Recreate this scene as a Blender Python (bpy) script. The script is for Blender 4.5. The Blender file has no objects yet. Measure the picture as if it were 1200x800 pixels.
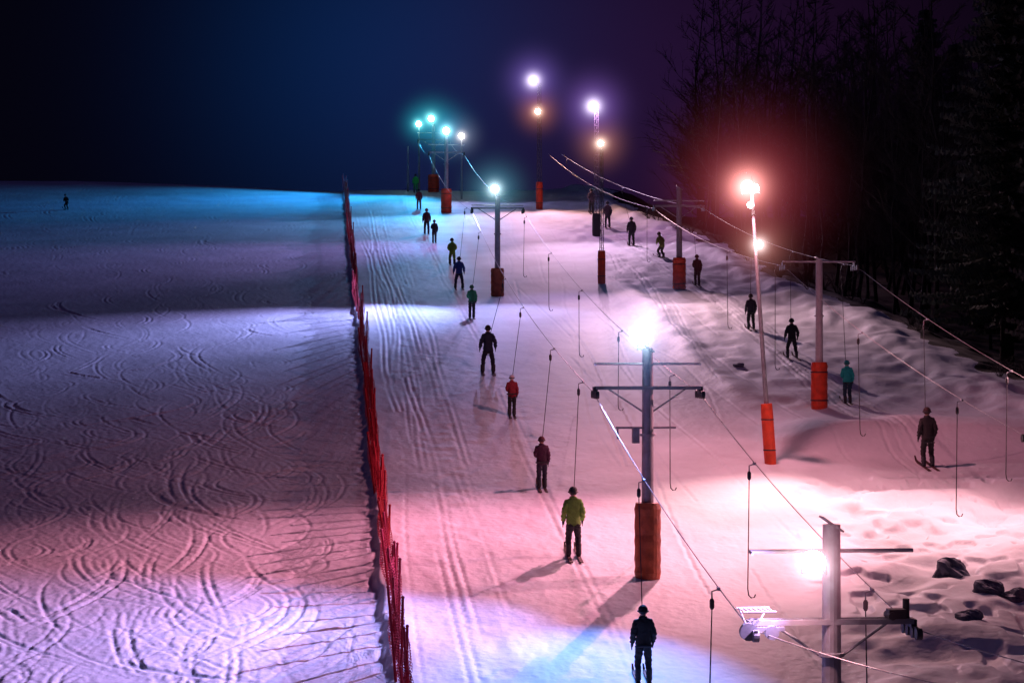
import bpy, math, random
import numpy as np
from mathutils import Vector, Matrix
random.seed(7); rng=np.random.default_rng(7)
scene=bpy.context.scene
col=scene.collection
H0=14.3; TS=0.1508; F=2400.0

# ------------------------------------------------------------------ terrain
_tab=rng.random((256,256)).astype(np.float32)
def vn(x,y,s=0):
    x=np.asarray(x,dtype=np.float64)+s*17.31; y=np.asarray(y,dtype=np.float64)+s*9.77
    xi=np.floor(x).astype(np.int64); yi=np.floor(y).astype(np.int64)
    fx=x-xi; fy=y-yi; fx=fx*fx*(3-2*fx); fy=fy*fy*(3-2*fy)
    a=_tab[xi&255,yi&255]; b=_tab[(xi+1)&255,yi&255]; c=_tab[xi&255,(yi+1)&255]; d=_tab[(xi+1)&255,(yi+1)&255]
    return (a*(1-fx)+b*fx)*(1-fy)+(c*(1-fx)+d*fx)*fy-0.5
def sst(t): t=np.clip(t,0,1); return t*t*(3-2*t)
L1Y=[0,20,35,54.1,111.8,161.9,186.5,230]; L1X=[9,7.2,5.46,3.58,-.79,-5.2,-7.1,-10.5]
L2Y=[0,50,79.1,114.4,138,166,230]; L2X=[17.5,14.0,11.9,9.34,6.7,3.4,-2]
def l1(y): return np.interp(y,L1Y,L1X)
def l2(y): return np.interp(y,L2Y,L2X)
EY=[0,60,81,112,131,171,230]; EX=[25,22.5,20.5,16.8,13.8,9.0,5.5]
def edge(x,y): return x-np.interp(y,EY,EX)+1.6*vn(x/3,y/4,3)+.8*vn(x/.9,y/1.1,9)
def terrain(x,y):
    x=np.asarray(x,dtype=np.float64); y=np.asarray(y,dtype=np.float64)
    y0=180+np.clip((-x-14)/30,0,1)*13
    z=-H0+TS*y
    t=np.clip(y-y0,0,None)
    z=z-np.where(t<30,.5*.0075*t*t,.5*.0075*900+.225*(t-30))
    fx=-2.45-.09*(y-45)
    right=sst((x-fx-1)/3)
    z=z+vn(x/9,y/13,1)*(.12+.25*right)+vn(x/2.6,y/4,2)*(.03+.12*right*sst((x-l1(y)-1)/3))
    yr=y-71.5-.1*(x-12)-1.4*vn(x/3.5,0*x,5)
    z=z+.6*np.where(yr<0,np.exp(-(yr/1.3)**2),np.exp(-(yr/3.5)**2))*sst((x-8.2)/3)*(1+.5*vn(x/2,y/2,35))
    z=z+.2*np.exp(-((x-l2(y)+3.0+.8*vn(0*x,y/5,4))/.7)**2)*sst((y-78)/6)*sst((122-y)/10)
    m=sst((x-6.6-.08*(y-50))/2.5)*sst((69-y)/4)*sst((y-38)/5)
    n=vn(x/.38,y/.55,6); z=z-m*.12*sst((n-.06)/.22)*sst(vn(x/2.0,y/2.6,21)*5+.8)+m*.42*vn(x/1.3,y/1.5,7)+m*.11*vn(x/.5,y/.5,27)
    m2=sst((x-l2(y)+4)/2)*sst((y-76)/5)
    z=z+m2*(.15*vn(x/.7,y/1.1,8)+.14*vn(x/1.6,y/2.4,36))
    s=fx-x+.22*vn(0*x,y/2.2,24)+.12*vn(0*x,y/.6,26)
    z=z-.2*sst((s-.08)/.28)*np.exp(-np.clip(s-.5,0,None)/7)
    z=z+.12*vn(x/.22,y/.35,25)*np.exp(-((s-.3)/.35)**2)
    e=edge(x,y)
    z=z+.35*np.exp(-((e+1.2)/1.0)**2)+.2*vn(x/.8,y/1.1,17)*np.exp(-((e+1.5)/1.5)**2)
    z=z-2.6*sst(e/9)
    return z
def gz(x,y): return float(terrain(np.array([x]),np.array([y]))[0])
def P(px,py):
    d=F*H0/(py-38.0); return ((px-600)/F*d, d)

CS=.05; GX0,GX1,GY0,GY1=-50,30,38,200
NX=int((GX1-GX0)/CS); NY=int((GY1-GY0)/CS)
M=np.zeros((NX,NY),dtype=np.float32)
def stamp(xs,ys,w=1.0):
    i=((xs-GX0)/CS).astype(int); j=((ys-GY0)/CS).astype(int)
    ok=(i>=0)&(i<NX)&(j>=0)&(j<NY)
    i=i[ok]; j=j[ok]; w=(np.ones_like(xs)*w)[ok]
    M[i,j]=np.maximum(M[i,j],w)
for k in range(380):
    ys0=rng.uniform(48,190) if k%2 else rng.uniform(46,95); Ln=rng.uniform(10,50)
    ys=np.arange(max(39,ys0-Ln),ys0,.015)
    fx=-2.45-.09*(ys0-45)
    x0=fx-1.5-abs(rng.normal(0,1))*ys0*.12-rng.uniform(0,2)
    A=rng.uniform(.6,3.6); Lw=rng.uniform(8,20)*(.7+ys0/200); ph=rng.uniform(0,6.28)
    A2=rng.uniform(0,.8)
    arg=ys/Lw*6.283+ph+.5*np.sin(ys/Lw*2.1+k)
    xs=x0-.09*(ys-ys0)+A*np.sin(arg)+A2*np.sin(ys/Lw*2.3+ph*2)
    lim=-2.45-.09*(ys-45)-.9
    w=np.clip(1.25*np.abs(np.sin(arg+.5))-.25,0,1)*np.clip(.5+2.2*vn(ys/5,ys*0+k*1.7,31),0,1)
    ok=xs<lim
    sp=rng.choice([.14,.25,.4])
    st=rng.uniform(.3,1.3)
    stamp(xs[ok],ys[ok],(w*st)[ok])
    if rng.random()<.6: stamp((xs-sp)[ok],ys[ok],(w*st*.9)[ok])
for k in range(24):
    q=rng.choice([rng.uniform(2.1,5.4),rng.normal(3.3,.2),rng.normal(4.5,.2),rng.normal(6.8,.15)])
    a=rng.uniform(38,130); b=a+rng.uniform(30,120)
    ys=np.arange(a,min(b,190),.02)
    xs=q-.091*ys+.12*np.sin(ys/rng.uniform(5,15)+rng.uniform(0,6))+.6*vn(ys/14,ys*0+k*3.3)
    ww=np.clip((.6+1.6*vn(ys/6,ys*0+k*2.7,33)),0,1)
    st=rng.choice([.3,.5,1.0])
    stamp(xs,ys,ww*st)
    if rng.random()<.8: stamp(xs+.24,ys,ww*st)
for k in range(34):
    a=rng.uniform(45,120); b=a+rng.uniform(15,60); ys=np.arange(a,min(b,175),.02)
    xs=l2(ys)+rng.uniform(.5,2.2)+.2*np.sin(ys/rng.uniform(5,12)+k); stamp(xs,ys,rng.uniform(.3,1))
for k in range(44):
    a=rng.uniform(42,140); b=a+rng.uniform(10,40); ys=np.arange(a,min(b,175),.02)
    t=rng.uniform(.1,.9); xs=l1(ys)*(1-t)+l2(ys)*t+1.2*np.sin(ys/rng.uniform(6,14)+k)*.6; stamp(xs,ys,rng.uniform(.2,.9))
def blur(A,s):
    r=int(3*s)+1; k=np.exp(-.5*(np.arange(-r,r+1)/s)**2); k/=k.sum()
    for ax in (0,1):
        B=np.zeros_like(A)
        for o,w in zip(range(-r,r+1),k): B+=np.float32(w)*np.roll(A,o,axis=ax)
        A=B
    return A
B1=blur(M,.9)*2.3; B2=blur(M,2.2)*5.5
G=-.048*np.clip(B1,0,1.4)+.025*np.clip(B2,0,1.4)
del M,B1,B2
def groove(x,y):
    fx=(x-GX0)/CS; fy=(y-GY0)/CS
    ok=(fx>1)&(fx<NX-2)&(fy>1)&(fy<NY-2)
    fx=np.clip(fx,0,NX-2); fy=np.clip(fy,0,NY-2)
    i=fx.astype(int); j=fy.astype(int); a=fx-i; b=fy-j
    v=(G[i,j]*(1-a)+G[i+1,j]*a)*(1-b)+(G[i,j+1]*(1-a)+G[i+1,j+1]*a)*b
    return np.where(ok,v,0)
u=np.concatenate([np.linspace(-2.5,-.3,24)[:-1],np.linspace(-.275,.275,1150),np.linspace(.3,2.5,24)[1:]])
iv=np.linspace(1/200,1/38,1050)
ys=np.concatenate([1/iv[::-1]])
ys=np.concatenate([np.linspace(4,37,14),ys,np.linspace(204,240,14),np.array([260,300,360,450,600,900])])
U,Y=np.meshgrid(u,ys,indexing='xy')
X=U*np.maximum(Y,25)
Z=terrain(X,Y)+groove(X,Y)
q=X+.091*Y
cord=sst((q-3.3)/.2)*sst((4.7-q)/.2)
lane=sst((q-2.0)/.5)*sst((8-q)/.5)
Z+=cord*.03*vn(X/.3,Y/.5,29)+lane*.022*vn(X/.35,Y/.6,39)
Z+=.013*vn(X/.25,Y/.5,12)+.009*vn(X/.12,Y/.25,13)*sst((90-Y)/30)
ny,nx=X.shape
me=bpy.data.meshes.new("snow_ground")
co=np.stack([X,Y,Z],-1).reshape(-1,3).astype(np.float32)
me.vertices.add(len(co)); me.vertices.foreach_set('co',co.ravel())
idx=np.arange(ny*nx).reshape(ny,nx)
fc=np.stack([idx[:-1,:-1],idx[:-1,1:],idx[1:,1:],idx[1:,:-1]],-1).reshape(-1,4)
me.loops.add(fc.size); me.loops.foreach_set('vertex_index',fc.ravel().astype(np.int32))
me.polygons.add(len(fc)); me.polygons.foreach_set('loop_start',(np.arange(len(fc))*4).astype(np.int32))
me.polygons.foreach_set('use_smooth',np.ones(len(fc),dtype=bool))
fcx=co[fc].mean(1); ee=edge(fcx[:,0],fcx[:,1])
me.polygons.foreach_set('material_index',(ee>.6).astype(np.int32))
me.update()

# ------------------------------------------------------------------ materials
def mat(name,c,rough=.6,metal=0,noise=0,scale=6,bump=0,bscale=40,emit=0,spec=.5,top=None,det=4):
    m=bpy.data.materials.new(name); m.use_nodes=True; nt=m.node_tree; b=nt.nodes['Principled BSDF']
    b.inputs['Base Color'].default_value=(*c,1); b.inputs['Roughness'].default_value=rough; b.inputs['Metallic'].default_value=metal
    b.inputs['Specular IOR Level'].default_value=spec
    tc=nt.nodes.new('ShaderNodeTexCoord'); src=None
    if noise:
        n=nt.nodes.new('ShaderNodeTexNoise'); n.inputs['Scale'].default_value=scale; n.inputs['Detail'].default_value=det
        nt.links.new(tc.outputs['Object'],n.inputs['Vector'])
        r=nt.nodes.new('ShaderNodeMapRange'); r.inputs[1].default_value=.3; r.inputs[2].default_value=.7
        r.inputs[3].default_value=1-noise; r.inputs[4].default_value=1+noise*.4
        nt.links.new(n.outputs['Fac'],r.inputs[0])
        mx=nt.nodes.new('ShaderNodeVectorMath'); mx.operation='SCALE'; mx.inputs[0].default_value=c
        nt.links.new(r.outputs[0],mx.inputs['Scale']); nt.links.new(mx.outputs[0],b.inputs['Base Color']); src=mx.outputs[0]
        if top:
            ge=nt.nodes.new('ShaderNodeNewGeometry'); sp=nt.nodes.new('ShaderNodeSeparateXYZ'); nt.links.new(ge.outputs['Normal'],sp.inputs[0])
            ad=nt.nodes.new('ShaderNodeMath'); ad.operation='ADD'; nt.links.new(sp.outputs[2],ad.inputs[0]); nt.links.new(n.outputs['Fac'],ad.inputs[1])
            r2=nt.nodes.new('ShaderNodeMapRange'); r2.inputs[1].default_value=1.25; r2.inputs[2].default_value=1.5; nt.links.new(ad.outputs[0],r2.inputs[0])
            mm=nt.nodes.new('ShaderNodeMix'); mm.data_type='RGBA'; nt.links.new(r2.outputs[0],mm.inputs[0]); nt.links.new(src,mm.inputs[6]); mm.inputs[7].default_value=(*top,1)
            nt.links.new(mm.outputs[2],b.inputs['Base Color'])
    if bump:
        n=nt.nodes.new('ShaderNodeTexNoise'); n.inputs['Scale'].default_value=bscale; n.inputs['Detail'].default_value=2
        nt.links.new(tc.outputs['Object'],n.inputs['Vector'])
        bp=nt.nodes.new('ShaderNodeBump'); bp.inputs['Strength'].default_value=bump; bp.inputs['Distance'].default_value=.05
        nt.links.new(n.outputs['Fac'],bp.inputs['Height']); nt.links.new(bp.outputs[0],b.inputs['Normal'])
    if emit:
        b.inputs['Emission Color'].default_value=(*c,1); b.inputs['Emission Strength'].default_value=emit
    return m
m_snow=mat("snow",(.80,.82,.86),.65,noise=.18,scale=.35,bump=.4,bscale=5,spec=.2)
m_floor=mat("forest_floor",(.035,.028,.022),.9,noise=.5,scale=1.5)
m_steel=mat("galvanised_steel",(.3,.32,.35),.55,.3,noise=.25,scale=5)
m_dsteel=mat("weathered_dark_steel",(.09,.09,.1),.7,.2,noise=.3,scale=5)
m_white=mat("white_painted_steel",(.6,.6,.6),.45,noise=.15,scale=4)
m_dark=mat("dark_rubber",(.03,.03,.035),.6)
m_pad=mat("rust_orange_padding",(.36,.085,.03),.6,noise=.45,scale=4,bump=.4,bscale=9)
m_padr=mat("red_padding",(.85,.07,.02),.5,noise=.3,scale=4,bump=.3,bscale=9)
m_rope=mat("steel_rope",(.4,.4,.4),.5,.3)
m_bark=mat("bark",(.022,.02,.02),.9)
m_need=mat("needles",(.08,.105,.08),.8,noise=.5,scale=1.5)
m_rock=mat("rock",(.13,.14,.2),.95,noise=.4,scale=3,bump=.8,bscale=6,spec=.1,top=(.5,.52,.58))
me.materials.append(m_snow); me.materials.append(m_floor)
g=bpy.data.objects.new("snow_ground",me); col.objects.link(g); g["kind"]="structure"
g["label"]="groomed snow slope with carved ski tracks"

# ------------------------------------------------------------------ mesh builder
class MB:
    def __init__(s): s.v=[]; s.f=[]
    def tube(s,pts,rad,n=8,cap=True):
        pts=[Vector(p) for p in pts]
        if not hasattr(rad,'__len__'): rad=[rad]*len(pts)
        rings=[]; up=None
        for i,p in enumerate(pts):
            d=(pts[min(i+1,len(pts)-1)]-pts[max(i-1,0)])
            if d.length<1e-9: d=Vector((0,0,1))
            d.normalize()
            if up is None: up=Vector((1,0,0)) if abs(d.x)<.9 else Vector((0,1,0))
            a=d.cross(up)
            if a.length<1e-4: a=d.cross(Vector((0,1,0)))
            a.normalize(); b=d.cross(a).normalized()
            base=len(s.v)
            for k in range(n):
                t=2*math.pi*k/n; s.v.append(tuple(p+(a*math.cos(t)+b*math.sin(t))*rad[i]))
            rings.append(base)
        for r0,r1 in zip(rings,rings[1:]):
            for k in range(n): s.f.append((r0+k,r0+(k+1)%n,r1+(k+1)%n,r1+k))
        if cap:
            s.f.append(tuple(rings[0]+k for k in range(n))[::-1]); s.f.append(tuple(rings[-1]+k for k in range(n)))
        return s
    def box(s,c,size,rot=None,bev=0):
        c=Vector(c); hx,hy,hz=[q/2 for q in size]; base=len(s.v)
        for dz in(-1,1):
            for dx,dy in((-1,-1),(1,-1),(1,1),(-1,1)):
                p=Vector((dx*hx,dy*hy,dz*hz))
                if rot is not None: p=rot@p
                s.v.append(tuple(c+p))
        for q in((0,3,2,1),(4,5,6,7),(0,1,5,4),(1,2,6,5),(2,3,7,6),(3,0,4,7)): s.f.append(tuple(base+i for i in q))
        return s
    def ball(s,c,r,seg=12,sc=(1,1,1)):
        c=Vector(c); base=len(s.v); rg=seg//2
        for i in range(rg+1):
            th=math.pi*i/rg
            for k in range(seg):
                ph=2*math.pi*k/seg
                s.v.append((c.x+r*sc[0]*math.sin(th)*math.cos(ph),c.y+r*sc[1]*math.sin(th)*math.sin(ph),c.z+r*sc[2]*math.cos(th)))
        for i in range(rg):
            for k in range(seg):
                s.f.append((base+i*seg+k,base+(i+1)*seg+k,base+(i+1)*seg+(k+1)%seg,base+i*seg+(k+1)%seg))
        return s
    def mesh(s,name,m,smooth=False):
        me=bpy.data.meshes.new(name); me.from_pydata(s.v,[],s.f); me.update()
        if m: me.materials.append(m)
        if smooth: me.polygons.foreach_set('use_smooth',[True]*len(me.polygons))
        return me
    def obj(s,name,m,parent=None,loc=(0,0,0),smooth=False):
        o=bpy.data.objects.new(name,s.mesh(name,m,smooth)); col.objects.link(o); o.location=loc
        if parent: o.parent=parent
        return o
def root(name,loc,label,cat,group=None,rz=0):
    e=bpy.data.objects.new(name,None); e.empty_display_size=.3; col.objects.link(e); e.location=loc; e.rotation_euler=(0,0,rz)
    e["label"]=label; e["category"]=cat
    if group: e["group"]=group
    return e

# ------------------------------------------------------------------ floodlights
def halo_mat(c,A,R,core,wide=.3):  # lamp glow painted as a self-emitting volume; no mist scatters light
    m=bpy.data.materials.new("painted_glow"); m.use_nodes=True; nt=m.node_tree; nt.nodes.clear()
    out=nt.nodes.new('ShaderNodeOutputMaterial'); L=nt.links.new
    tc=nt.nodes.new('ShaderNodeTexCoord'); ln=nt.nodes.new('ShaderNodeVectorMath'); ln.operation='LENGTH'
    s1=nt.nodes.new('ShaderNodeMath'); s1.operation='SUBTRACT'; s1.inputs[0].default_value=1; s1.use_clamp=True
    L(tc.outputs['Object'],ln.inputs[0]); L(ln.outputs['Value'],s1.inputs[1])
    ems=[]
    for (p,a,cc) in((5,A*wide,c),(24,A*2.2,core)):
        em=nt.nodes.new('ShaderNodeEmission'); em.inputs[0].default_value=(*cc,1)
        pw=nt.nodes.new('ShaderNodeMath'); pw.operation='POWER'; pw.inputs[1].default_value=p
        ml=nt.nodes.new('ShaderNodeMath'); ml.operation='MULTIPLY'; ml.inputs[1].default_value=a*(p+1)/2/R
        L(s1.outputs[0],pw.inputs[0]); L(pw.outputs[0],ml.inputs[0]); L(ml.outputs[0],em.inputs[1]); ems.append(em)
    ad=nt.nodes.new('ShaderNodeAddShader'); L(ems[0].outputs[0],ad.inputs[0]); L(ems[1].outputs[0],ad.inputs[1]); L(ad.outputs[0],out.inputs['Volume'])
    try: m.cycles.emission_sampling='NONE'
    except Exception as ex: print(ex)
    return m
def floodlight(parent,loc,wbase,c,glass=.24,halo=1.5,A=1.0,hc=None,beams=(),aim=(-.3,-1,-.35),lens_e=40,core=None,wide=.3):
    d=Vector(aim).normalized(); rot=d.to_track_quat('-Y','Z').to_matrix()
    fl=MB(); k=glass/.24
    fl.tube([(0,-.04*k,0),(0,.1*k,0),(0,.17*k,0)],[.23*k,.2*k,.1*k],14)
    fl.box((0,.2*k,0),(.2*k,.1*k,.16*k))
    fl.tube([(-.24*k,0,0),(-.24*k,.02,-.28*k),(.24*k,.02,-.28*k),(.24*k,0,0)],.018*k,6)
    o=fl.obj("floodlight",m_dsteel,parent,loc); o.rotation_euler=rot.to_euler()
    lm=mat("lamp_glass",tuple(.5+.5*x for x in c),.3,emit=lens_e)
    try: lm.cycles.emission_sampling='NONE'
    except: pass
    MB().ball((0,-.06*k,0),glass,16,(1,.5,1)).obj("lamp_glass",lm,o,smooth=True)
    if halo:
        hm=MB().ball((0,0,0),1,20).obj("painted_halo",halo_mat(hc or c,A,halo,core or c,wide),o,(0,-.1*k,0)); hm.scale=(halo,)*3  # added sphere whose own emission imitates glow around the lamp
    for (bc,pw,tx,ty,cone) in beams:
        ld=bpy.data.lights.new("floodlight_beam",'SPOT' if cone<179 else 'POINT'); ld.color=bc; ld.energy=pw; ld.shadow_soft_size=.1
        if cone<179: ld.spot_size=math.radians(cone); ld.spot_blend=1
        lo=bpy.data.objects.new("floodlight_beam",ld); col.objects.link(lo)
        wl=Vector(wbase)+Vector(loc)+d*(.2*k+.15)
        tgt=Vector((tx,ty,gz(tx,ty)))
        lo.parent=parent; lo.location=wl-Vector(wbase); lo.rotation_euler=(tgt-wl).to_track_quat('-Z','Y').to_euler()

PINK=(1,.31,.46); ROSE=(1,.42,.48); LAV=(.43,.38,1.0); BLUE=(.12,.32,1.0); TEAL=(.03,.42,.85); VIO=(.5,.32,1.0); ORG=(1,.45,.3)

def straps(rt,r,h,ts,xo=0):
    for t in ts: MB().tube([(xo*t,0,h*t-.02),(xo*t,0,h*t+.02)],r*1.04,20).obj("padding_strap",m_dark,rt)
def padding(rt,r,h,m,st=True):
    b=MB(); pts=[]; rad=[]
    for i in range(13):
        t=i/12; pts.append((0,0,.02+t*h)); rad.append(r*(1.0+.03*math.sin(i*2.4))*(.93 if i in(0,12) else 1))
    b.tube(pts,rad,20); p=b.obj("padding",m,rt)
    if st: straps(p,r,h,(.2,.8))
def pylon(x,y,H,ph,pr,m,bar,arm,label,low=None,gauge=1.4,fancy=False,r=.16,colm=None,tonly=False):
    z=gz(x,y)-.05; rz=math.atan(.085)
    rt=root("lift_pylon",(x,y,z),label,"ski lift pylon","drag lift pylons",rz)
    cm=colm or m_steel
    b=MB().tube([(0,0,-.5),(0,0,ph),(0,0,H)],[r*1.1,r*1.05,r*.92],16); b.tube([(0,0,H*.62),(0,0,H*.62+.06)],r*1.35,16)
    b.box((0,0,H+.01),(r*2.6,r*2,.03),Matrix.Rotation(.6,3,'Y'))
    b.obj("mast",cm,rt)
    if ph>0: padding(rt,pr,ph,m,m is m_padr)
    MB().tube([(-gauge-.02,0,bar),(gauge+.02,0,bar)],.035,8).tube([(-gauge-.02,0,bar),(-gauge-.02,-.25,bar-.02)],.025,6).obj("guide_bar",m_white,rt)
    if not tonly:
        a=MB()
        a.box((0,-.13,arm+.1),(gauge*2,.05,.09)); a.box((0,.13,arm+.1),(gauge*2,.05,.09))
        for i in range(8): 
            xx=-gauge+.2+i*(2*gauge-.4)/7; a.box((xx,0,arm+.1),(.04,.22,.05))
        for sx in(-1,1): a.tube([(sx*.1,0,arm-.55),(sx*(gauge-.35),.12,arm+.08)],.025,6)
        if low:
            a.tube([(-.85,0,low),(.75,0,low)],.03,8); a.tube([(-.8,0,low),(-.8,0,low-.3)],.025,6); a.box((-.32,0,low-.2),(.18,.2,.42))
        a.obj("crossarm",m_steel,rt)
    for sx in(-1,1):
        s=MB(); cx=sx*gauge
        s.box((cx,0,arm-.02),(.05,1.0,.08)); s.box((cx,0,arm+.06),(.1,.3,.14))
        for dy in(-.42,-.15,.15,.42): s.tube([(cx-.05,dy,arm-.08),(cx+.05,dy,arm-.08)],.1,14)
        if fancy and sx<0:
            s.box((cx+.15,-.3,arm+.02),(.75,.05,.07)); s.tube([(cx-.1,-.36,arm-.02),(cx-.1,-.24,arm-.02)],.15,18); s.tube([(cx+.3,-.36,arm-.04),(cx+.3,-.24,arm-.04)],.12,18)
        s.obj("sheave_assembly",m_steel if fancy and sx<0 else m_dark,rt)
        if fancy and sx<0:
            p=MB()
            for i in range(7): p.tube([(cx-.2+i*.08,-.55,arm+.34),(cx-.2+i*.08,0,arm+.34)],.012,5)
            for yy in(-.55,0): p.tube([(cx-.24,yy,arm+.34),(cx+.32,yy,arm+.34)],.018,6)
            for dx in(-.2,.28): p.tube([(cx+dx,0,arm+.34),(cx+dx*.4,0,arm+.05)],.015,5)
            p.obj("service_step",m_white,rt)
    return rt,(x,y,z)
rng2=random.Random(3)
rt,w=pylon(5.46,35,5.9,1.9,.36,m_pad,5.45,4.15,"steel drag lift pylon with crossarms, sheaves and service steps",fancy=True,r=.165)
floodlight(rt,(-.38,-.3,5.32),w,(1,.72,.8),.21,2.4,1.8,hc=(1,.35,.5),beams=[(ROSE,500,3,32,150),((.6,.4,1),1400,-6,37,100)])
s=MB().box((1.1,-.1,4.38),(.3,.22,.16)).tube([(1.3,0,4.2),(1.3,0,4.62)],.06,8).tube([(1.0,-.25,4.35),(1.0,.1,4.35)],.07,10); s.obj("switch_box",m_dark,rt)
x,y=P(759,672)
rt,w=pylon(x,y,6.1,2.0,.35,m_pad,5.68,4.95,"steel drag lift pylon with rust orange padding and blue-white floodlight",low=4.0,r=.155)
floodlight(rt,(-.2,-.2,6.4),w,(.6,.82,1),.18,3.0,1.5,hc=(.2,.42,1),beams=[(BLUE,15000,.2,42.5,50),(LAV,12000,-8,44,66),(LAV,16000,-15,47,60)])
MB().box((-.22,0,6.15),(.1,.1,.2)).obj("lamp_bracket",m_steel,rt)
x,y=P(583,345)
rt,w=pylon(x,y,5.5,1.55,.36,m_pad,5.0,4.75,"steel drag lift pylon with orange padding and pale floodlight",r=.15)
floodlight(rt,(-.15,-.2,5.9),w,(.7,.92,1),.22,3.6,1.5,hc=(.15,.55,.75),beams=[((.5,.45,1),4500,-1,99,80),((.33,.42,1),21000,-10,101,54),(LAV,20000,-15,101,48)])
x,y=P(796,338)
rt,w=pylon(x,y,5.7,1.8,.37,m_padr,5.0,4.6,"grey drag lift pylon with red padding",r=.16)
x,y=P(960,474)
rt,w=pylon(x,y,5.75,1.8,.32,m_padr,5.68,5.52,"white-grey drag lift pylon with bright red padding",r=.14,colm=m_white,tonly=True)
pylon(14.0,50,5.75,1.8,.32,m_padr,5.6,4.8,"grey drag lift pylon with red padding beside the piste")
pylon(9.9,27.5,5.9,1.8,.32,m_padr,5.6,5.2,"grey drag lift pylon with red padding beside the piste")
x,y=P(523,250)
rt,w=pylon(x,y,6.2,1.9,.42,m_padr,5.4,4.7,"drag lift pylon with red padding and cyan floodlight",r=.16)
floodlight(rt,(0,-.2,6.5),w,(.35,.9,1),.27,4.6,1.7,hc=(.04,.45,.75),beams=[((.08,.5,.95),6500,-10,148,110)])
x,y=P(508,223)
rt,w=pylon(x,y,6.2,1.6,.5,m_padr,5.4,4.7,"drag lift pylon with red padding and green-cyan floodlight",r=.16)
floodlight(rt,(-.2,-.2,6.7),w,(.3,.97,.92),.27,4.6,1.7,hc=(.03,.5,.6),beams=[(TEAL,22000,-22,156,78),((.02,.25,.8),30000,-38,160,70)])

def lampmast(px,py,Hm,label,lean=0,ph=2.0,m=m_padr,w0=.17,lattice=True,pr=.22,xy=None):
    x,y=xy or P(px,py); z=gz(x,y)-.05
    rt=root("floodlight_mast",(x,y,z),label,"floodlight mast","floodlight masts beside the lifts")
    b=MB()
    if lattice:
        c=[(-w0,-w0*.6),(w0,-w0*.6),(0,w0)]
        def pt(k,t): s=1-.35*t; return (c[k][0]*s+lean*t,c[k][1]*s,Hm*t)
        for k in range(3): b.tube([pt(k,0),pt(k,1)],.02,6)
        n=int(Hm/.4)
        for i in range(n):
            for k in range(3): b.tube([pt(k,i/n),pt((k+1)%3,(i+1)/n)],.011,4,False); b.tube([pt(k,i/n),pt((k+1)%3,i/n)],.011,4,False)
    else: b.tube([(0,0,0),(lean,0,Hm)],[w0,w0*.6],12)
    b.obj("mast",m_dsteel if lattice else m_steel,rt)
    if ph: 
        pp=MB().tube([(lean*ph/Hm*t/6,0,.02+ph*t/6) for t in range(7)],[pr*.95]+[pr]*5+[pr*.93],16).obj("padding",m,rt)
        for t in(.25,.75): MB().tube([(lean*ph/Hm*t,0,ph*t-.02),(lean*ph/Hm*t,0,ph*t+.02)],pr*1.05,16).obj("padding_strap",m_dark,pp)
    return rt,(x,y,z)
rt,w=lampmast(903,547,9.0,"slim leaning pole with red padding and red-pink floodlights",lean=-.62,w0=.085,pr=.2,lattice=False)
floodlight(rt,(-.78,-.25,9.15),w,(1,.55,.5),.21,5.6,1.9,hc=(1,.12,.18),core=(1,.38,.34),wide=.17,beams=[(PINK,15000,-6,50.5,68),(PINK,13000,-13,50,46),((1,.34,.42),2300,0,60,180)])
floodlight(rt,(-.54,-.2,9.1),w,(1,.55,.5),.15,0,0)
floodlight(rt,(-.68,-.2,8.55),w,(1,.5,.45),.11,0,0)
floodlight(rt,(-.4,-.22,7.25),w,(1,.8,.78),.13,2.4,1.3,hc=(1,.35,.3),beams=[((1,.52,.52),7500,8.5,58.5,80)])
MB().tube([(-.62,-.05,8.9),(-.62,-.05,9.5)],.03,6).tube([(-.9,-.05,9.0),(-.3,-.05,9.0)],.03,6).obj("lamp_bracket",m_dsteel,rt)
rt,w=lampmast(705,333,7.9,"lattice mast with red padding and orange-white floodlight",w0=.12,ph=1.9)
floodlight(rt,(-.05,-.2,8.0),w,(1,.75,.6),.16,3.2,1.3,hc=(1,.35,.25),beams=[((1,.55,.64),5000,10.5,99,85),((1,.6,.68),15000,14.5,89,60),(VIO,1800,1,102,80)])
rt,w=lampmast(699,277,9.0,"grey lattice mast with violet-white floodlight",w0=.2,ph=1.6,m=m_dark,pr=.3)
floodlight(rt,(-.2,-.2,9.15),w,(.92,.8,1),.27,5.2,1.6,hc=(.42,.2,.9),beams=[((.95,.6,.9),8500,6,129,75),(VIO,14000,-18,130,50),((.8,.35,.8),1200,0,130,180)])
rt,w=lampmast(632,246,10.2,"tall lattice mast with violet and orange floodlights",w0=.2,ph=2.2,pr=.28)
floodlight(rt,(-.45,-.2,10.4),w,(.92,.8,1),.27,5.4,1.6,hc=(.35,.2,.9),beams=[((.85,.5,.9),8500,3,150,90),(VIO,5000,-22,142,60)])
floodlight(rt,(-.1,-.25,7.9),w,(1,.68,.5),.22,3.8,1.3,hc=(1,.3,.15),beams=[(ORG,5000,6,152,110)])
rt,w=lampmast(541,232,5.4,"plain steel mast with white floodlight",w0=.09,ph=0,lattice=False)
floodlight(rt,(0,-.2,5.5),w,(1,.9,.85),.25,3.6,1.2,hc=(.45,.45,.65),beams=[((.5,.45,1),2600,-2,156,120)])
rt,w=lampmast(491,222,6.1,"plain steel mast with green-cyan floodlight",w0=.1,ph=0,lattice=False)
floodlight(rt,(0,-.2,6.2),w,(.25,.95,.92),.25,4.0,1.4,hc=(.02,.45,.6),beams=[((.02,.33,.85),26000,-46,172,70)])
rt,w=lampmast(478,222,4.2,"plain steel mast beside the lift top",w0=.1,ph=0,lattice=False)
rt,w=lampmast(0,0,6.2,"lattice mast with red padding and salmon floodlight",w0=.12,xy=(16.8,60))
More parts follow.
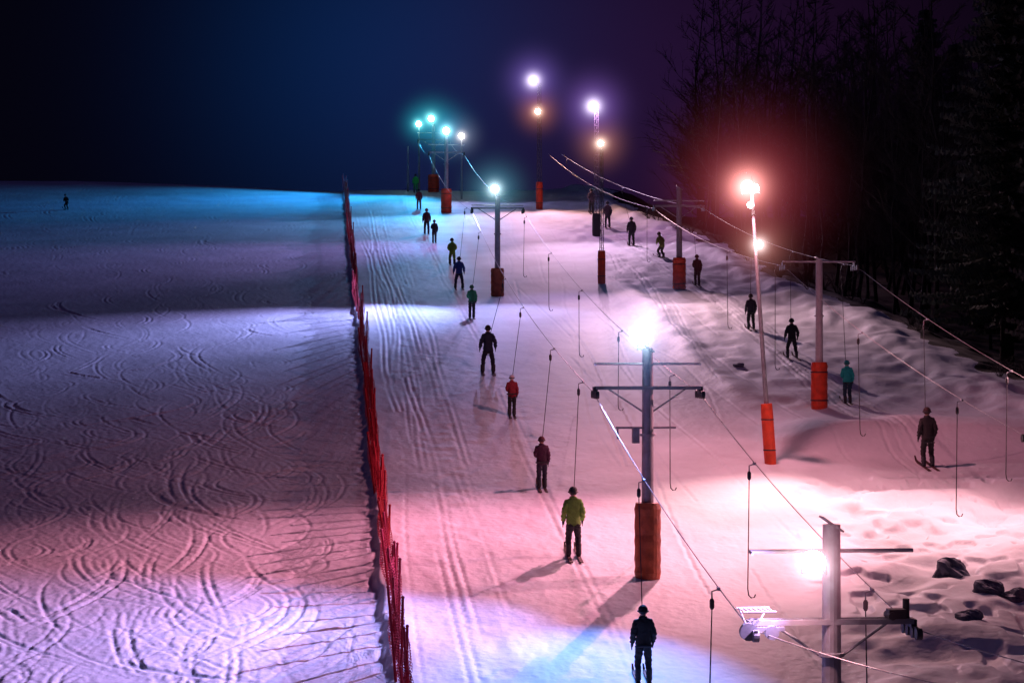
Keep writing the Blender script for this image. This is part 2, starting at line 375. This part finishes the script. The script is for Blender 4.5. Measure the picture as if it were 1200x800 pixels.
floodlight(rt,(-.2,-.2,6.3),w,(1,.7,.65),.25,0,0,hc=(1,.35,.3),beams=[((1,.34,.44),9000,2,54.5,50),((1,.46,.5),3600,11.5,60,110)])

# ------------------------------------------------------------------ haul ropes
ROPEH={1:([27.5,35,54.1,111.8,161.9,186.5],[5.2,4.08,4.85,4.65,4.6,4.6]),2:([50,79.1,114.4,165.6],[4.7,5.42,4.5,4.4])}
def ropepos(line,side,y):
    x=(l1 if line==1 else l2)(y)+side*(1.4 if line==1 or y<114 else 1.4-.9*(y-114)/52)
    ysk,hk=ROPEH[line]
    j=int(np.searchsorted(ysk,y))
    sag=0
    if 0<j<len(ysk):
        a,b=ysk[j-1],ysk[j]; t=(y-a)/(b-a); sag=4*t*(1-t)*(b-a)*.013
    za=[gz(float((l1 if line==1 else l2)(q)),q)+h for q,h in zip(ysk,hk)]
    return Vector((float(x),y,float(np.interp(y,ysk,za))-sag))
for line,side in((1,-1),(1,1),(2,-1),(2,1)):
    a=35 if line==1 else 50; b=186 if line==1 else 165.6
    pts=[ropepos(line,side,a+(b-a)*i/70) for i in range(71)]
    if line==1:
        p0=Vector((9.9+side*1.3,27.5,gz(9.9,27.5)+5.15)); p1=pts[0]
        pts=[p0.lerp(p1,i/10)-Vector((0,0,.25*4*(i/10)*(1-i/10))) for i in range(10)]+pts
    o=MB().tube(pts,.0105 if line==1 else .008,6).obj("haul_rope",m_rope)
    o["label"]="thin steel haul rope strung between the lift pylons"; o["category"]="lift cable"; o["group"]="haul ropes of the drag lifts"

def hanger(line,side,y,person=None):
    top=ropepos(line,side,y)
    rt=root("drag_lift_hanger",top,"thin drag lift hanger with stick pulled by a rider" if person else "empty drag lift hanger with hooked stick on the rope","drag lift hanger","hangers on the drag lift ropes")
    MB().box((0,0,-.02),(.05,.2,.06)).tube([(0,0,-.03),(-.12,0,-.07),(-.12,0,-.2)],.015,6).obj("rope_clamp",m_steel,rt)
    MB().tube([(-.12,0,-.2),(-.12,0,-.24),(-.12,0,-.36),(-.12,0,-.4)],[.025,.045,.045,.025],10).obj("spring_housing",m_dark,rt)
    if person:
        px_,py_,pz_=person; o=Vector((px_,py_,pz_))-top
        p=[Vector((-.12,0,-.38)),o+Vector((0,.32,1.3)),o+Vector((0,.3,.9)),o+Vector((0,.18,.76)),o+Vector((0,-.05,.72)),o+Vector((0,-.2,.8))]
        MB().tube(p,[.012,.012,.016,.016,.016,.016],6).obj("stick",m_dark,rt)
        MB().tube([o+Vector((-.2,-.2,.82)),o+Vector((.2,-.2,.82))],.022,8).obj("seat_bar",m_dark,rt)
    else:
        gb=gz(top.x,top.y)+1.3-top.z
        sw=rng2.uniform(-.06,.06)
        p=[Vector((-.12,0,-.38)),Vector((-.12+sw,0,gb+.2)),Vector((-.1+sw,0,gb+.05)),Vector((-.04+sw,0,gb-.01)),Vector((.03+sw,0,gb)),Vector((.06+sw,0,gb+.07))]
        MB().tube(p,[.012,.015,.017,.017,.017,.015],6).obj("stick",m_dark,rt)
def y_for_px(line,side,px,a,b):
    best=min(np.linspace(a,b,400),key=lambda y:abs(600+F*((l1 if line==1 else l2)(y)+side*1.4)/y-px)); return float(best)
for line,side,px,a,b in[(1,1,884,40,54),(1,1,790,54,66),(1,1,729,62,76),(1,1,682,74,92),(1,1,646,88,105),(1,1,617,98,125),(1,-1,842,36,42),(1,1,1022,36,40),
    (2,-1,1127,50,60),(2,1,1185,52,66),(2,-1,1010,60,74),(2,-1,912,74,86),(2,-1,855,86,100),(2,-1,760,110,125)]:
    hanger(line,side,y_for_px(line,side,px,a,b))

# ------------------------------------------------------------------ people
m_skin=mat("skin",(.5,.3,.22),.6); m_glove=mat("glove_fabric",(.03,.03,.035),.8)
def seg_d(p,a,b):
    ab=b-a; t=max(0,min(1,(p-a).dot(ab)/max(ab.length_squared,1e-9))); return (p-(a+ab*t)).length
def person_template(stance=.12,knee=.06,lean=.03,aL=((-.3,.0,1.15),(-.3,.16,.95)),aR=((.3,.0,1.15),(.3,.16,.95)),drop=0):
    V=[];E=[];R=[];lab=[]
    def add(p,r,par=None,l=None):
        V.append(p);R.append(r)
        if par is not None: E.append((par,len(V)-1)); lab.append(l)
        return len(V)-1
    dz=-drop
    pel=add((0,-.02-drop*.6,.93+dz),(.14,.12)); wa=add((0,lean*.3-drop*.4,1.1+dz),(.135,.115),pel,'torso'); ch=add((0,lean,1.3+dz),(.15,.125),wa,'torso')
    nb=add((0,lean*1.4,1.46+dz),(.085,.08),ch,'torso'); nk=add((0,lean*1.7,1.53+dz),(.06,.06),nb,'head'); hd=add((0,lean*2+.01,1.62+dz),(.09,.1),nk,'head'); ht=add((0,lean*2+.01,1.69+dz),(.075,.085),hd,'head')
    add((0,lean*2+.13,1.60+dz),(.02,.02),hd,'head')
    for sx,(el,wr) in((-1,aL),(1,aR)):
        el=Vector(el)+Vector((0,0,dz)); wr=Vector(wr)+Vector((0,0,dz))
        sh=add((sx*.165,lean,1.385+dz),(.07,.07),ch,'torso'); e=add(tuple(el),(.056,.056),sh,'arm'); w=add(tuple(wr),(.042,.042),e,'arm')
        d=(wr-el).normalized(); palm=wr+d*.08; pm=add(tuple(palm),(.04,.028),w,'hand')
        side=d.cross(Vector((sx,0,0)))
        if side.length<.1: side=Vector((0,1,0))
        side.normalize(); dn=Vector((0,-.4,-1)).normalized()
        for k,off in enumerate((-.03,-.01,.01,.03)):
            a=palm+d*.05+side*off; b=a+d*.025+dn*.02; f1=add(tuple(a),(.012,.012),pm,'hand'); add(tuple(b+dn*(.015+.005*(k%2))),(.009,.009),f1,'hand')
        a=palm+side*.045; f1=add(tuple(a),(.013,.013),pm,'hand'); add(tuple(a+d*.04+side*.01),(.01,.01),f1,'hand')
    for sx in(-1,1):
        hp=add((sx*.085,-.02-drop*.6,.85+dz),(.098,.1),pel,'hip'); kn=add((sx*(stance*.75+.025),knee+drop*.3,.5+dz*.4),(.072,.072),hp,'leg'); an=add((sx*stance,-.04,.13),(.055,.055),kn,'leg'); add((sx*stance,.12,.07),(.045,.045),an,'foot')
    me=bpy.data.meshes.new("person"); me.from_pydata(V,E,[]); o=bpy.data.objects.new("tmp",me); col.objects.link(o)
    o.modifiers.new("s",'SKIN'); 
    for i,r in enumerate(R): me.skin_vertices[0].data[i].radius=r
    me.skin_vertices[0].data[0].use_root=True
    sb=o.modifiers.new("u",'SUBSURF'); sb.levels=2
    bpy.context.view_layer.update(); dg=bpy.context.evaluated_depsgraph_get()
    bm_=bpy.data.meshes.new_from_object(o.evaluated_get(dg)); bpy.data.objects.remove(o)
    VV=[Vector(v) for v in V]
    def lb(p):
        best=None;bd=9
        for (a,b),l in zip(E,lab):
            dd=seg_d(p,VV[a],VV[b])-(.03 if l=='torso' else 0)
            if dd<bd: bd=dd;best=l
        return best
    labs=[lb(p.center) for p in bm_.polygons]
    bm_.materials.clear(); bm_.materials.append(m_skin); bm_.materials.append(m_glove)
    for p,l in zip(bm_.polygons,labs): p.use_smooth=True; p.material_index=1 if l in('hand','foot') else 0
    nr=[v.normal.copy() for v in bm_.vertices]; cs=[v.co.copy() for v in bm_.vertices]
    def shell(name,sel,inf,amp):
        mp={};vs=[];fs=[]
        for p,l in zip(bm_.polygons,labs):
            if sel(l,p.center):
                f=[]
                for i in p.vertices:
                    if i not in mp:
                        mp[i]=len(vs); c=cs[i]; n=nr[i]; w=amp*(math.sin(c.z*60+c.x*12)+math.sin(c.z*33-c.y*30+c.x*25))
                        vs.append(tuple(c+n*(inf+w)))
                    f.append(mp[i])
                fs.append(f)
        m=bpy.data.meshes.new(name); m.from_pydata(vs,[],fs); m.update(); m.polygons.foreach_set('use_smooth',[True]*len(fs)); return m
    jk=shell("jacket",lambda l,c:l in('torso','arm','hip') and (l!='hip' or c.z>.8+dz) ,.022,.006)
    tr=shell("trousers",lambda l,c:l in('leg','hip') and c.z>.16,.014,.006)
    hz=lean*2+.01
    he=MB().ball((0,hz,1.665+dz),.125,16,(.92,1.05,.95)).mesh("helmet",None,True)
    go=MB().tube([(.118*math.cos(t),hz+.135*math.sin(t),1.64+dz) for t in [i*math.pi/8 for i in range(17)]],.02,6,False).mesh("goggle_strap",None,True)
    parts=[("jacket",jk,'j'),("trousers",tr,'t'),("helmet",he,'h'),("goggle_strap",go,'g')]
    for sx in(-1,1):
        b=MB().tube([(sx*stance,-.05,.07),(sx*stance,-.05,.16),(sx*stance,-.03,.3)],[.07,.068,.072],12).tube([(sx*stance,-.12,.06),(sx*stance,-.05,.07),(sx*stance,.08,.065),(sx*stance,.19,.055)],[.05,.06,.055,.04],10)
        parts.append(("ski_boot",b.mesh("ski_boot",None),'b'))
        s=MB(); n=14; L=1.6
        for i in range(n+1):
            t=i/n; yy=-.7+L*t; zz=.02+yy*TS+(.12*max(0,(t-.88)/.12)**2); wd=.045*(1 if t<.85 else 1-.6*(t-.85)/.15)
            s.v+= [(sx*stance-wd,yy,zz),(sx*stance+wd,yy,zz),(sx*stance+wd,yy,zz+.02),(sx*stance-wd,yy,zz+.02)]
        for i in range(n):
            a=i*4;b_=a+4
            for k in range(4): s.f.append((a+k,a+(k+1)%4,b_+(k+1)%4,b_+k))
        s.f.append((0,1,2,3)); s.f.append((n*4+3,n*4+2,n*4+1,n*4))
        parts.append(("ski",s.mesh("ski",None),'s'))
    return bm_,parts
T=[person_template(.13,.05,.03,((-.235,-.04,1.15),(-.25,.06,.92)),((.235,-.04,1.15),(.24,.1,.94))),
   person_template(.1,.04,.05,((-.225,.0,1.15),(-.14,.2,1.08)),((.225,-.02,1.15),(.225,.08,.92))),
   person_template(.2,.08,.04,((-.26,-.03,1.16),(-.29,.08,.95)),((.26,-.03,1.16),(.28,.1,.96))),
   person_template(.14,.2,.16,((-.24,.12,1.14),(-.16,.32,1.05)),((.24,.12,1.14),(.16,.32,1.05)),drop=.14)]
mc={}
def cm(c):
    if c not in mc: mc[c]=mat("fabric",c,.75,noise=.25,scale=9,bump=.3,bscale=25)
    return mc[c]
BK=(.018,.018,.022)
def person(px,py,hpx,jc,tc,hc,ti,label,rz=.085,skc=(.08,.03,.03)):
    x,y=P(px,py); z=gz(x,y); s=max(.62,min(1.12,hpx/(F/y)/1.78))
    me_,parts=T[ti]
    o=bpy.data.objects.new("person",me_); col.objects.link(o); o.location=(x,y,z); o.rotation_euler=(0,0,rz); o.scale=(s,)*3
    o["label"]=label; o["category"]="person"; o["group"]="skiers on the slope"
    cols={'j':cm(jc),'t':cm(tc),'h':cm(hc),'g':m_dark,'b':cm((.05,.05,.06)),'s':cm(skc)}
    for nm,mm,k in parts:
        c=bpy.data.objects.new(nm,mm); col.objects.link(c); c.parent=o
        if not mm.materials: mm.materials.append(cols[k])
        c.material_slots[0].link='OBJECT'; c.material_slots[0].material=cols[k]
    return (x,y,z)
PL=[
 (754,798,90,(.03,.028,.026),BK,BK,0,"skier in dark patterned jacket riding the drag lift",1),
 (672,651,82,(.2,.4,.06),(.03,.03,.035),(.02,.03,.03),0,"skier in green and dark jacket riding the drag lift",1),
 (635,572,61,(.08,.015,.05),(.03,.02,.05),(.1,.02,.03),1,"skier in dark maroon jacket riding the drag lift",1),
 (600,488,48,(.3,.02,.04),BK,(.75,.7,.7),1,"child in dark red jacket and white helmet riding the lift",1),
 (572,439,60,(.02,.03,.07),(.02,.02,.04),BK,2,"skier in dark blue clothes standing with feet wide",1),
 (553,372,39,(.03,.3,.12),BK,(.05,.25,.1),1,"small skier in green jacket riding the lift",1),
 (538,336,38,(.02,.05,.28),(.02,.03,.08),BK,2,"skier in blue jacket riding the drag lift",1),
 (530,307,34,(.3,.55,.06),(.15,.3,.05),BK,3,"crouching skier in yellow-green clothes",1),
 (509,283,27,BK,BK,BK,1,"small skier in black riding the lift",1),
 (500,273,30,(.06,.01,.02),BK,(.3,.02,.02),0,"skier in dark red jacket riding the lift",1),
 (491,245,24,(.25,.02,.05),(.2,.02,.03),BK,0,"skier in red clothes near the lift top",1),
 (487,224,22,(.05,.7,.12),(.04,.5,.1),BK,0,"skier in bright green at the lift top",1),
 (1087,541,70,(.025,.018,.022),(.02,.016,.02),(.05,.02,.02),0,"skier in dark brown jacket riding the second lift",2),
 (993,466,51,(.02,.6,.5),(.02,.06,.1),(.02,.4,.4),1,"skier in turquoise jacket riding the second lift",2),
 (928,420,47,(.02,.02,.03),BK,BK,2,"skier in black jacket riding the second lift",2),
 (880,385,42,(.03,.03,.05),BK,BK,0,"skier in dark grey clothes on the second lift",2),
 (817,334,37,(.03,.018,.022),BK,BK,1,"skier in dark brown clothes beside red padding",2),
 (775,303,33,(.25,.28,.06),(.06,.06,.04),(.03,.03,.02),3,"crouching skier in olive clothes on the snow",0),
 (740,287,34,(.03,.02,.03),BK,BK,0,"skier in black clothes on the second lift",2),
 (712,269,31,(.04,.025,.03),BK,BK,0,"skier in black clothes on the second lift",2),
 (693,251,29,(.06,.04,.07),BK,BK,1,"skier in dark clothes near the second lift top",2),
 (78,246,20,(.01,.01,.015),BK,BK,3,"crouching skier in dark clothes descending the empty piste",0)]
for a in PL:
    pos=person(*a[:8],rz=.085 if a[8] else (3.0 if a[0]<100 else .4),skc=(.08,.03,.03) if a[0]>100 else (.02,.02,.02))
    if a[8] and (a[0]>560 or a[0] in(553,538)):
        hanger(a[8],-1 if a[8]==1 else 1,pos[1]+.9,pos)

# ------------------------------------------------------------------ fence
m_net=bpy.data.materials.new("red_netting"); m_net.use_nodes=True; nt=m_net.node_tree; b=nt.nodes['Principled BSDF']
b.inputs['Base Color'].default_value=(.32,.01,.022,1); b.inputs['Roughness'].default_value=.8; b.inputs['Specular IOR Level'].default_value=.1
tc=nt.nodes.new('ShaderNodeUVMap'); sp=nt.nodes.new('ShaderNodeSeparateXYZ'); nt.links.new(tc.outputs[0],sp.inputs[0])
ms=[]
for k in(0,1):
    m1=nt.nodes.new('ShaderNodeMath'); m1.operation='FRACT'; nt.links.new(sp.outputs[k],m1.inputs[0])
    m2=nt.nodes.new('ShaderNodeMath'); m2.operation='LESS_THAN'; m2.inputs[1].default_value=.2; nt.links.new(m1.outputs[0],m2.inputs[0]); ms.append(m2)
mx=nt.nodes.new('ShaderNodeMath'); mx.operation='MAXIMUM'; nt.links.new(ms[0].outputs[0],mx.inputs[0]); nt.links.new(ms[1].outputs[0],mx.inputs[1])
nt.links.new(mx.outputs[0],b.inputs['Alpha'])
m_post=mat("red_post",(.34,.01,.022),.7,spec=.2)
fx0,fy0=-2.45-.09*(40-45),40
frt=root("safety_fence",(fx0,fy0,gz(fx0,fy0)),"dark red netting safety fence with slim posts along the piste","fence")
pp=[]; yy=40.0
while yy<184:
    pp.append((-2.45-.09*(yy-45)+rng2.uniform(-.12,.12),yy,rng2.uniform(-.26,.06),rng2.uniform(1.45,2.1))); yy+=(.85 if yy<70 else 1.6 if yy<110 else 2.4)*rng2.uniform(.8,1.2)
pp=pp[:100]
vs=[];fs=[];uv=[]; N=6; K=7
for i in range(len(pp)-1):
    a,b2=pp[i],pp[i+1]
    for s in range(N+ (1 if i==len(pp)-2 else 0)):
        t=s/N
        x=a[0]*(1-t)+b2[0]*t; y=a[1]*(1-t)+b2[1]*t; ln=a[2]*(1-t)+b2[2]*t; h=(a[3]*(1-t)+b2[3]*t)-.15-.3*4*t*(1-t)
        g0=gz(x,y)
        for k in range(K):
            f=k/(K-1); bul=.13*math.sin(f*3.14)*math.sin(t*3.14+i)*(1 if i%2 else -1)+.03*math.sin(t*19+k*1.7)
            vs.append((x+ln*f+bul-fx0,y-fy0,g0+.04+f*h-frt.location.z)); uv.append((y/.06,f*h/.06))
nc=len(vs)//K
for i in range(nc-1):
    for k in range(K-1): fs.append((i*K+k,(i+1)*K+k,(i+1)*K+k+1,i*K+k+1))
nm=bpy.data.meshes.new("netting"); nm.from_pydata(vs,[],fs); ul=nm.uv_layers.new(name="UVMap")
for l in nm.loops: ul.data[l.index].uv=uv[l.vertex_index]
nm.materials.append(m_net); no=bpy.data.objects.new("netting",nm); col.objects.link(no); no.parent=frt
for (x,y,ln,h) in pp:
    g0=gz(x,y)
    MB().tube([(0,0,-.2),(ln*.5,0,h*.5),(ln,0,h)],[.036,.034,.03],8).ball((ln,0,h),.04,8).obj("fence_post",m_post,frt,(x-fx0,y-fy0,g0-frt.location.z))

# ------------------------------------------------------------------ rocks, trees
def rock(px,py,r,sq):
    x,y=P(px,py); b=MB().ball((0,0,0),1,26); rr=random.Random(px)
    o1,o2,o3=[rr.uniform(0,9) for _ in range(3)]
    v=[]
    for p in b.v:
        q=Vector(p); n=1+.2*math.sin(q.x*3+o1)*math.sin(q.y*3.4+o2)+.13*math.sin(q.z*5+o3+q.x*4)+.05*math.sin(q.x*13+q.y*11+q.z*9)
        v.append((q.x*n*r*1.15,q.y*n*r,max(-.4,q.z)*n*r*sq))
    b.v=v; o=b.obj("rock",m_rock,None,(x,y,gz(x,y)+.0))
    o["label"]="blue-grey rough boulder poking out of the snow"; o["category"]="rock"; o["group"]="boulders in the snow"
for a in[(1114,666,.44,1.05),(1157,690,.36,.8),(1134,724,.28,.8),(1192,696,.32,.8),(865,426,.24,.5)]: rock(*a)

def bare_tree(H,seed,prim=24):
    r=random.Random(seed); tr=MB(); cr=MB()
    tp=[]; x=y=0
    for i in range(9):
        tp.append(Vector((x,y,-.5+(H+.5)*i/8))); x+=r.uniform(-.35,.35); y+=r.uniform(-.35,.35)
    tr.tube(tp,[.12*(1-i/8.6)+.015 for i in range(9)],7)
    def at(t): f=t*8; i=min(7,int(f)); return tp[i].lerp(tp[i+1],f-i)
    for k in range(prim):
        t=r.uniform(.12,.97); p=at(t); az=r.uniform(0,6.28); L=H*.26*(1.15-t)*r.uniform(.6,1.3)+.5
        d=Vector((math.cos(az),math.sin(az),r.uniform(.4,1.1))).normalized()
        b=p+d*L*.5; c=b+(d+Vector((0,0,.35))).normalized()*L*.5
        cr.tube([p,b,c],[.05*(1.2-t),.03*(1.2-t),.008],5,False)
        for j in range(9):
            s=r.uniform(.2,1); q=p.lerp(b,s*2) if s<.5 else b.lerp(c,s*2-1)
            d2=(d+Vector((r.uniform(-.9,.9),r.uniform(-.9,.9),r.uniform(-.3,.8)))).normalized(); l2_=L*r.uniform(.2,.45)
            e=q+d2*l2_; cr.tube([q,q.lerp(e,.5)+Vector((0,0,.04)),e],[.02,.014,.007],4,False)
            for m_ in range(4):
                q2=q.lerp(e,r.uniform(.3,1)); d3=(d2+Vector((r.uniform(-1,1),r.uniform(-1,1),r.uniform(-.4,.8)))).normalized()
                cr.tube([q2,q2+d3*l2_*r.uniform(.3,.6)],[.012,.006],3,False)
    return tr.mesh("trunk",m_bark,True),cr.mesh("crown",m_bark)
def conifer(H,seed):
    r=random.Random(seed); tr=MB().tube([(0,0,-.5),(0,0,H*.5),(0,0,H)],[.3,.17,.02],8); cr=MB(); z=H*.13
    while z<H*.985:
        t=z/H; Rm=H*.22*(1-t)**.7+.15
        for k in range(7):
            az=r.uniform(0,6.28); L=Rm*r.uniform(.45,1.15); n=max(4,int(L/.2)); drp=r.uniform(.15,.45)
            dx,dy=math.cos(az),math.sin(az)
            for i in range(n):
                s=(i+.5)/n; px_=dx*L*s; py_=dy*L*s; pz_=z-drp*L*s+.25*L*s*s
                for sd in(-1,1):
                    ln=(.42*(1-s)+.16)*r.uniform(.6,1.2); a2=az+sd*r.uniform(.5,1.2)
                    ex,ey=math.cos(a2)*ln,math.sin(a2)*ln; b=len(cr.v)
                    cr.v+=[(px_-dy*.03,py_+dx*.03,pz_),(px_+dx*.1,py_+dy*.1,pz_+.03),(px_+ex,py_+ey,pz_-r.uniform(.08,.28)),(px_+ex*.5-dx*.1,py_+ey*.5-dy*.1,pz_-r.uniform(.1,.25))]
                    cr.f.append((b,b+1,b+2,b+3))
        z+=r.uniform(.16,.3)*(1.2-.5*t)
    return tr.mesh("trunk",m_bark,True),cr.mesh("crown",m_need)
BT=[bare_tree(17,1),bare_tree(15,2),bare_tree(19,3),bare_tree(13,4)]; CT=[conifer(19,5),conifer(15,6),conifer(22,8)]
def tree(tm,x,y,s,name,label,grp):
    z=gz(x,y); rt=root(name,(x,y,z-.1),label,"tree",grp,random.uniform(0,6.28)); rt.scale=(s,)*3
    for nm,mm in zip(("trunk","crown"),tm):
        o=bpy.data.objects.new(nm,mm); col.objects.link(o); o.parent=rt
rt_=random.Random(11)
for i in range(170):
    y=rt_.uniform(95,210); e=rt_.uniform(3,24)
    x=float(np.interp(y,EY,EX))+e
    if x/y>.28 or x/y<.09: continue
    tree(BT[i%4],x,y,rt_.uniform(.7,1.15),"bare_tree","bare leafless deciduous tree in the dark wood","trees of the dark wood")
for px,y,k,s in[(1215,82,2,1.0),(1180,96,0,1.15),(1215,100,0,1.1),(1190,112,2,1.1),(1120,150,1,1.1),(1085,160,0,1.0)]:
    x=(px-600)/F*y
    if x<np.interp(y,EY,EX)+4: x=float(np.interp(y,EY,EX))+4
    tree(CT[k],x,y,s,"conifer_tree","tall dark spruce at the edge of the wood","trees of the dark wood")
def shrub(seed):
    r=random.Random(seed); b=MB()
    for k in range(16):
        az=r.uniform(0,6.28); L=r.uniform(.5,1.3); d=Vector((math.cos(az)*.7,math.sin(az)*.7,r.uniform(.4,1.3))).normalized(); e=d*L
        b.tube([(0,0,-.1),tuple(e*.5+Vector((0,0,.05))),tuple(e)],[.014,.01,.004],4,False)
        for j in range(6):
            q=e*r.uniform(.3,1); d2=(d+Vector((r.uniform(-1,1),r.uniform(-1,1),r.uniform(-.5,.8)))).normalized(); b.tube([q,q+d2*L*.4],[.007,.003],3,False)
    return b.mesh("shrub",m_bark)
SH=[shrub(1),shrub(2),shrub(3)]
for i in range(46):
    y=rt_.uniform(76,168); x=float(np.interp(y,EY,EX))+rt_.uniform(-.5,2.5)
    o=bpy.data.objects.new("shrub",SH[i%3]); col.objects.link(o); o.location=(x,y,gz(x,y)); o.rotation_euler=(0,0,rt_.uniform(0,6)); s=rt_.uniform(.6,1.2); o.scale=(s,s,s)
    o["label"]="low leafless twiggy shrub at the snow edge"; o["category"]="shrub"; o["group"]="shrubs along the wood edge"

# ------------------------------------------------------------------ world
w=bpy.data.worlds.new("World"); scene.world=w; w.use_nodes=True; nt=w.node_tree; nt.nodes.clear()
out=nt.nodes.new('ShaderNodeOutputWorld'); bg=nt.nodes.new('ShaderNodeBackground'); tc=nt.nodes.new('ShaderNodeTexCoord')
L=nt.links.new
def lobe(d,n,c):
    v=Vector(d).normalized(); dp=nt.nodes.new('ShaderNodeVectorMath'); dp.operation='DOT_PRODUCT'; dp.inputs[1].default_value=v; L(tc.outputs['Generated'],dp.inputs[0])
    a=nt.nodes.new('ShaderNodeMath'); a.operation='MAXIMUM'; a.inputs[1].default_value=0; L(dp.outputs['Value'],a.inputs[0])
    p=nt.nodes.new('ShaderNodeMath'); p.operation='POWER'; p.inputs[1].default_value=n; L(a.outputs[0],p.inputs[0])
    s=nt.nodes.new('ShaderNodeVectorMath'); s.operation='SCALE'; s.inputs[0].default_value=c; L(p.outputs[0],s.inputs['Scale']); return s.outputs[0]
acc=None
for lb_ in[lobe((-.06,1,.14),260,(.0003,.013,.06)),lobe((.055,1,.12),200,(.009,.002,.016)),lobe((.12,1,.1),120,(.007,.0015,.007)),lobe((0,-.5,1),3,(.014,.012,.058))]:
    if acc is None: acc=lb_
    else:
        a=nt.nodes.new('ShaderNodeVectorMath'); a.operation='ADD'; L(acc,a.inputs[0]); L(lb_,a.inputs[1]); acc=a.outputs[0]
a=nt.nodes.new('ShaderNodeVectorMath'); a.operation='ADD'; L(acc,a.inputs[0]); a.inputs[1].default_value=(.0012,.0009,.0036)
L(a.outputs[0],bg.inputs[0]); L(bg.outputs[0],out.inputs[0])

cd=bpy.data.cameras.new("camera"); cam=bpy.data.objects.new("camera",cd); col.objects.link(cam)
cd.lens=72; cd.sensor_width=36; cd.clip_end=3000; cam.location=(0,0,0); cam.rotation_euler=(math.pi/2,0,0); scene.camera=cam
scene.view_settings.view_transform='Standard'
try: scene.view_settings.look='None'
except: pass
scene.view_settings.exposure=0
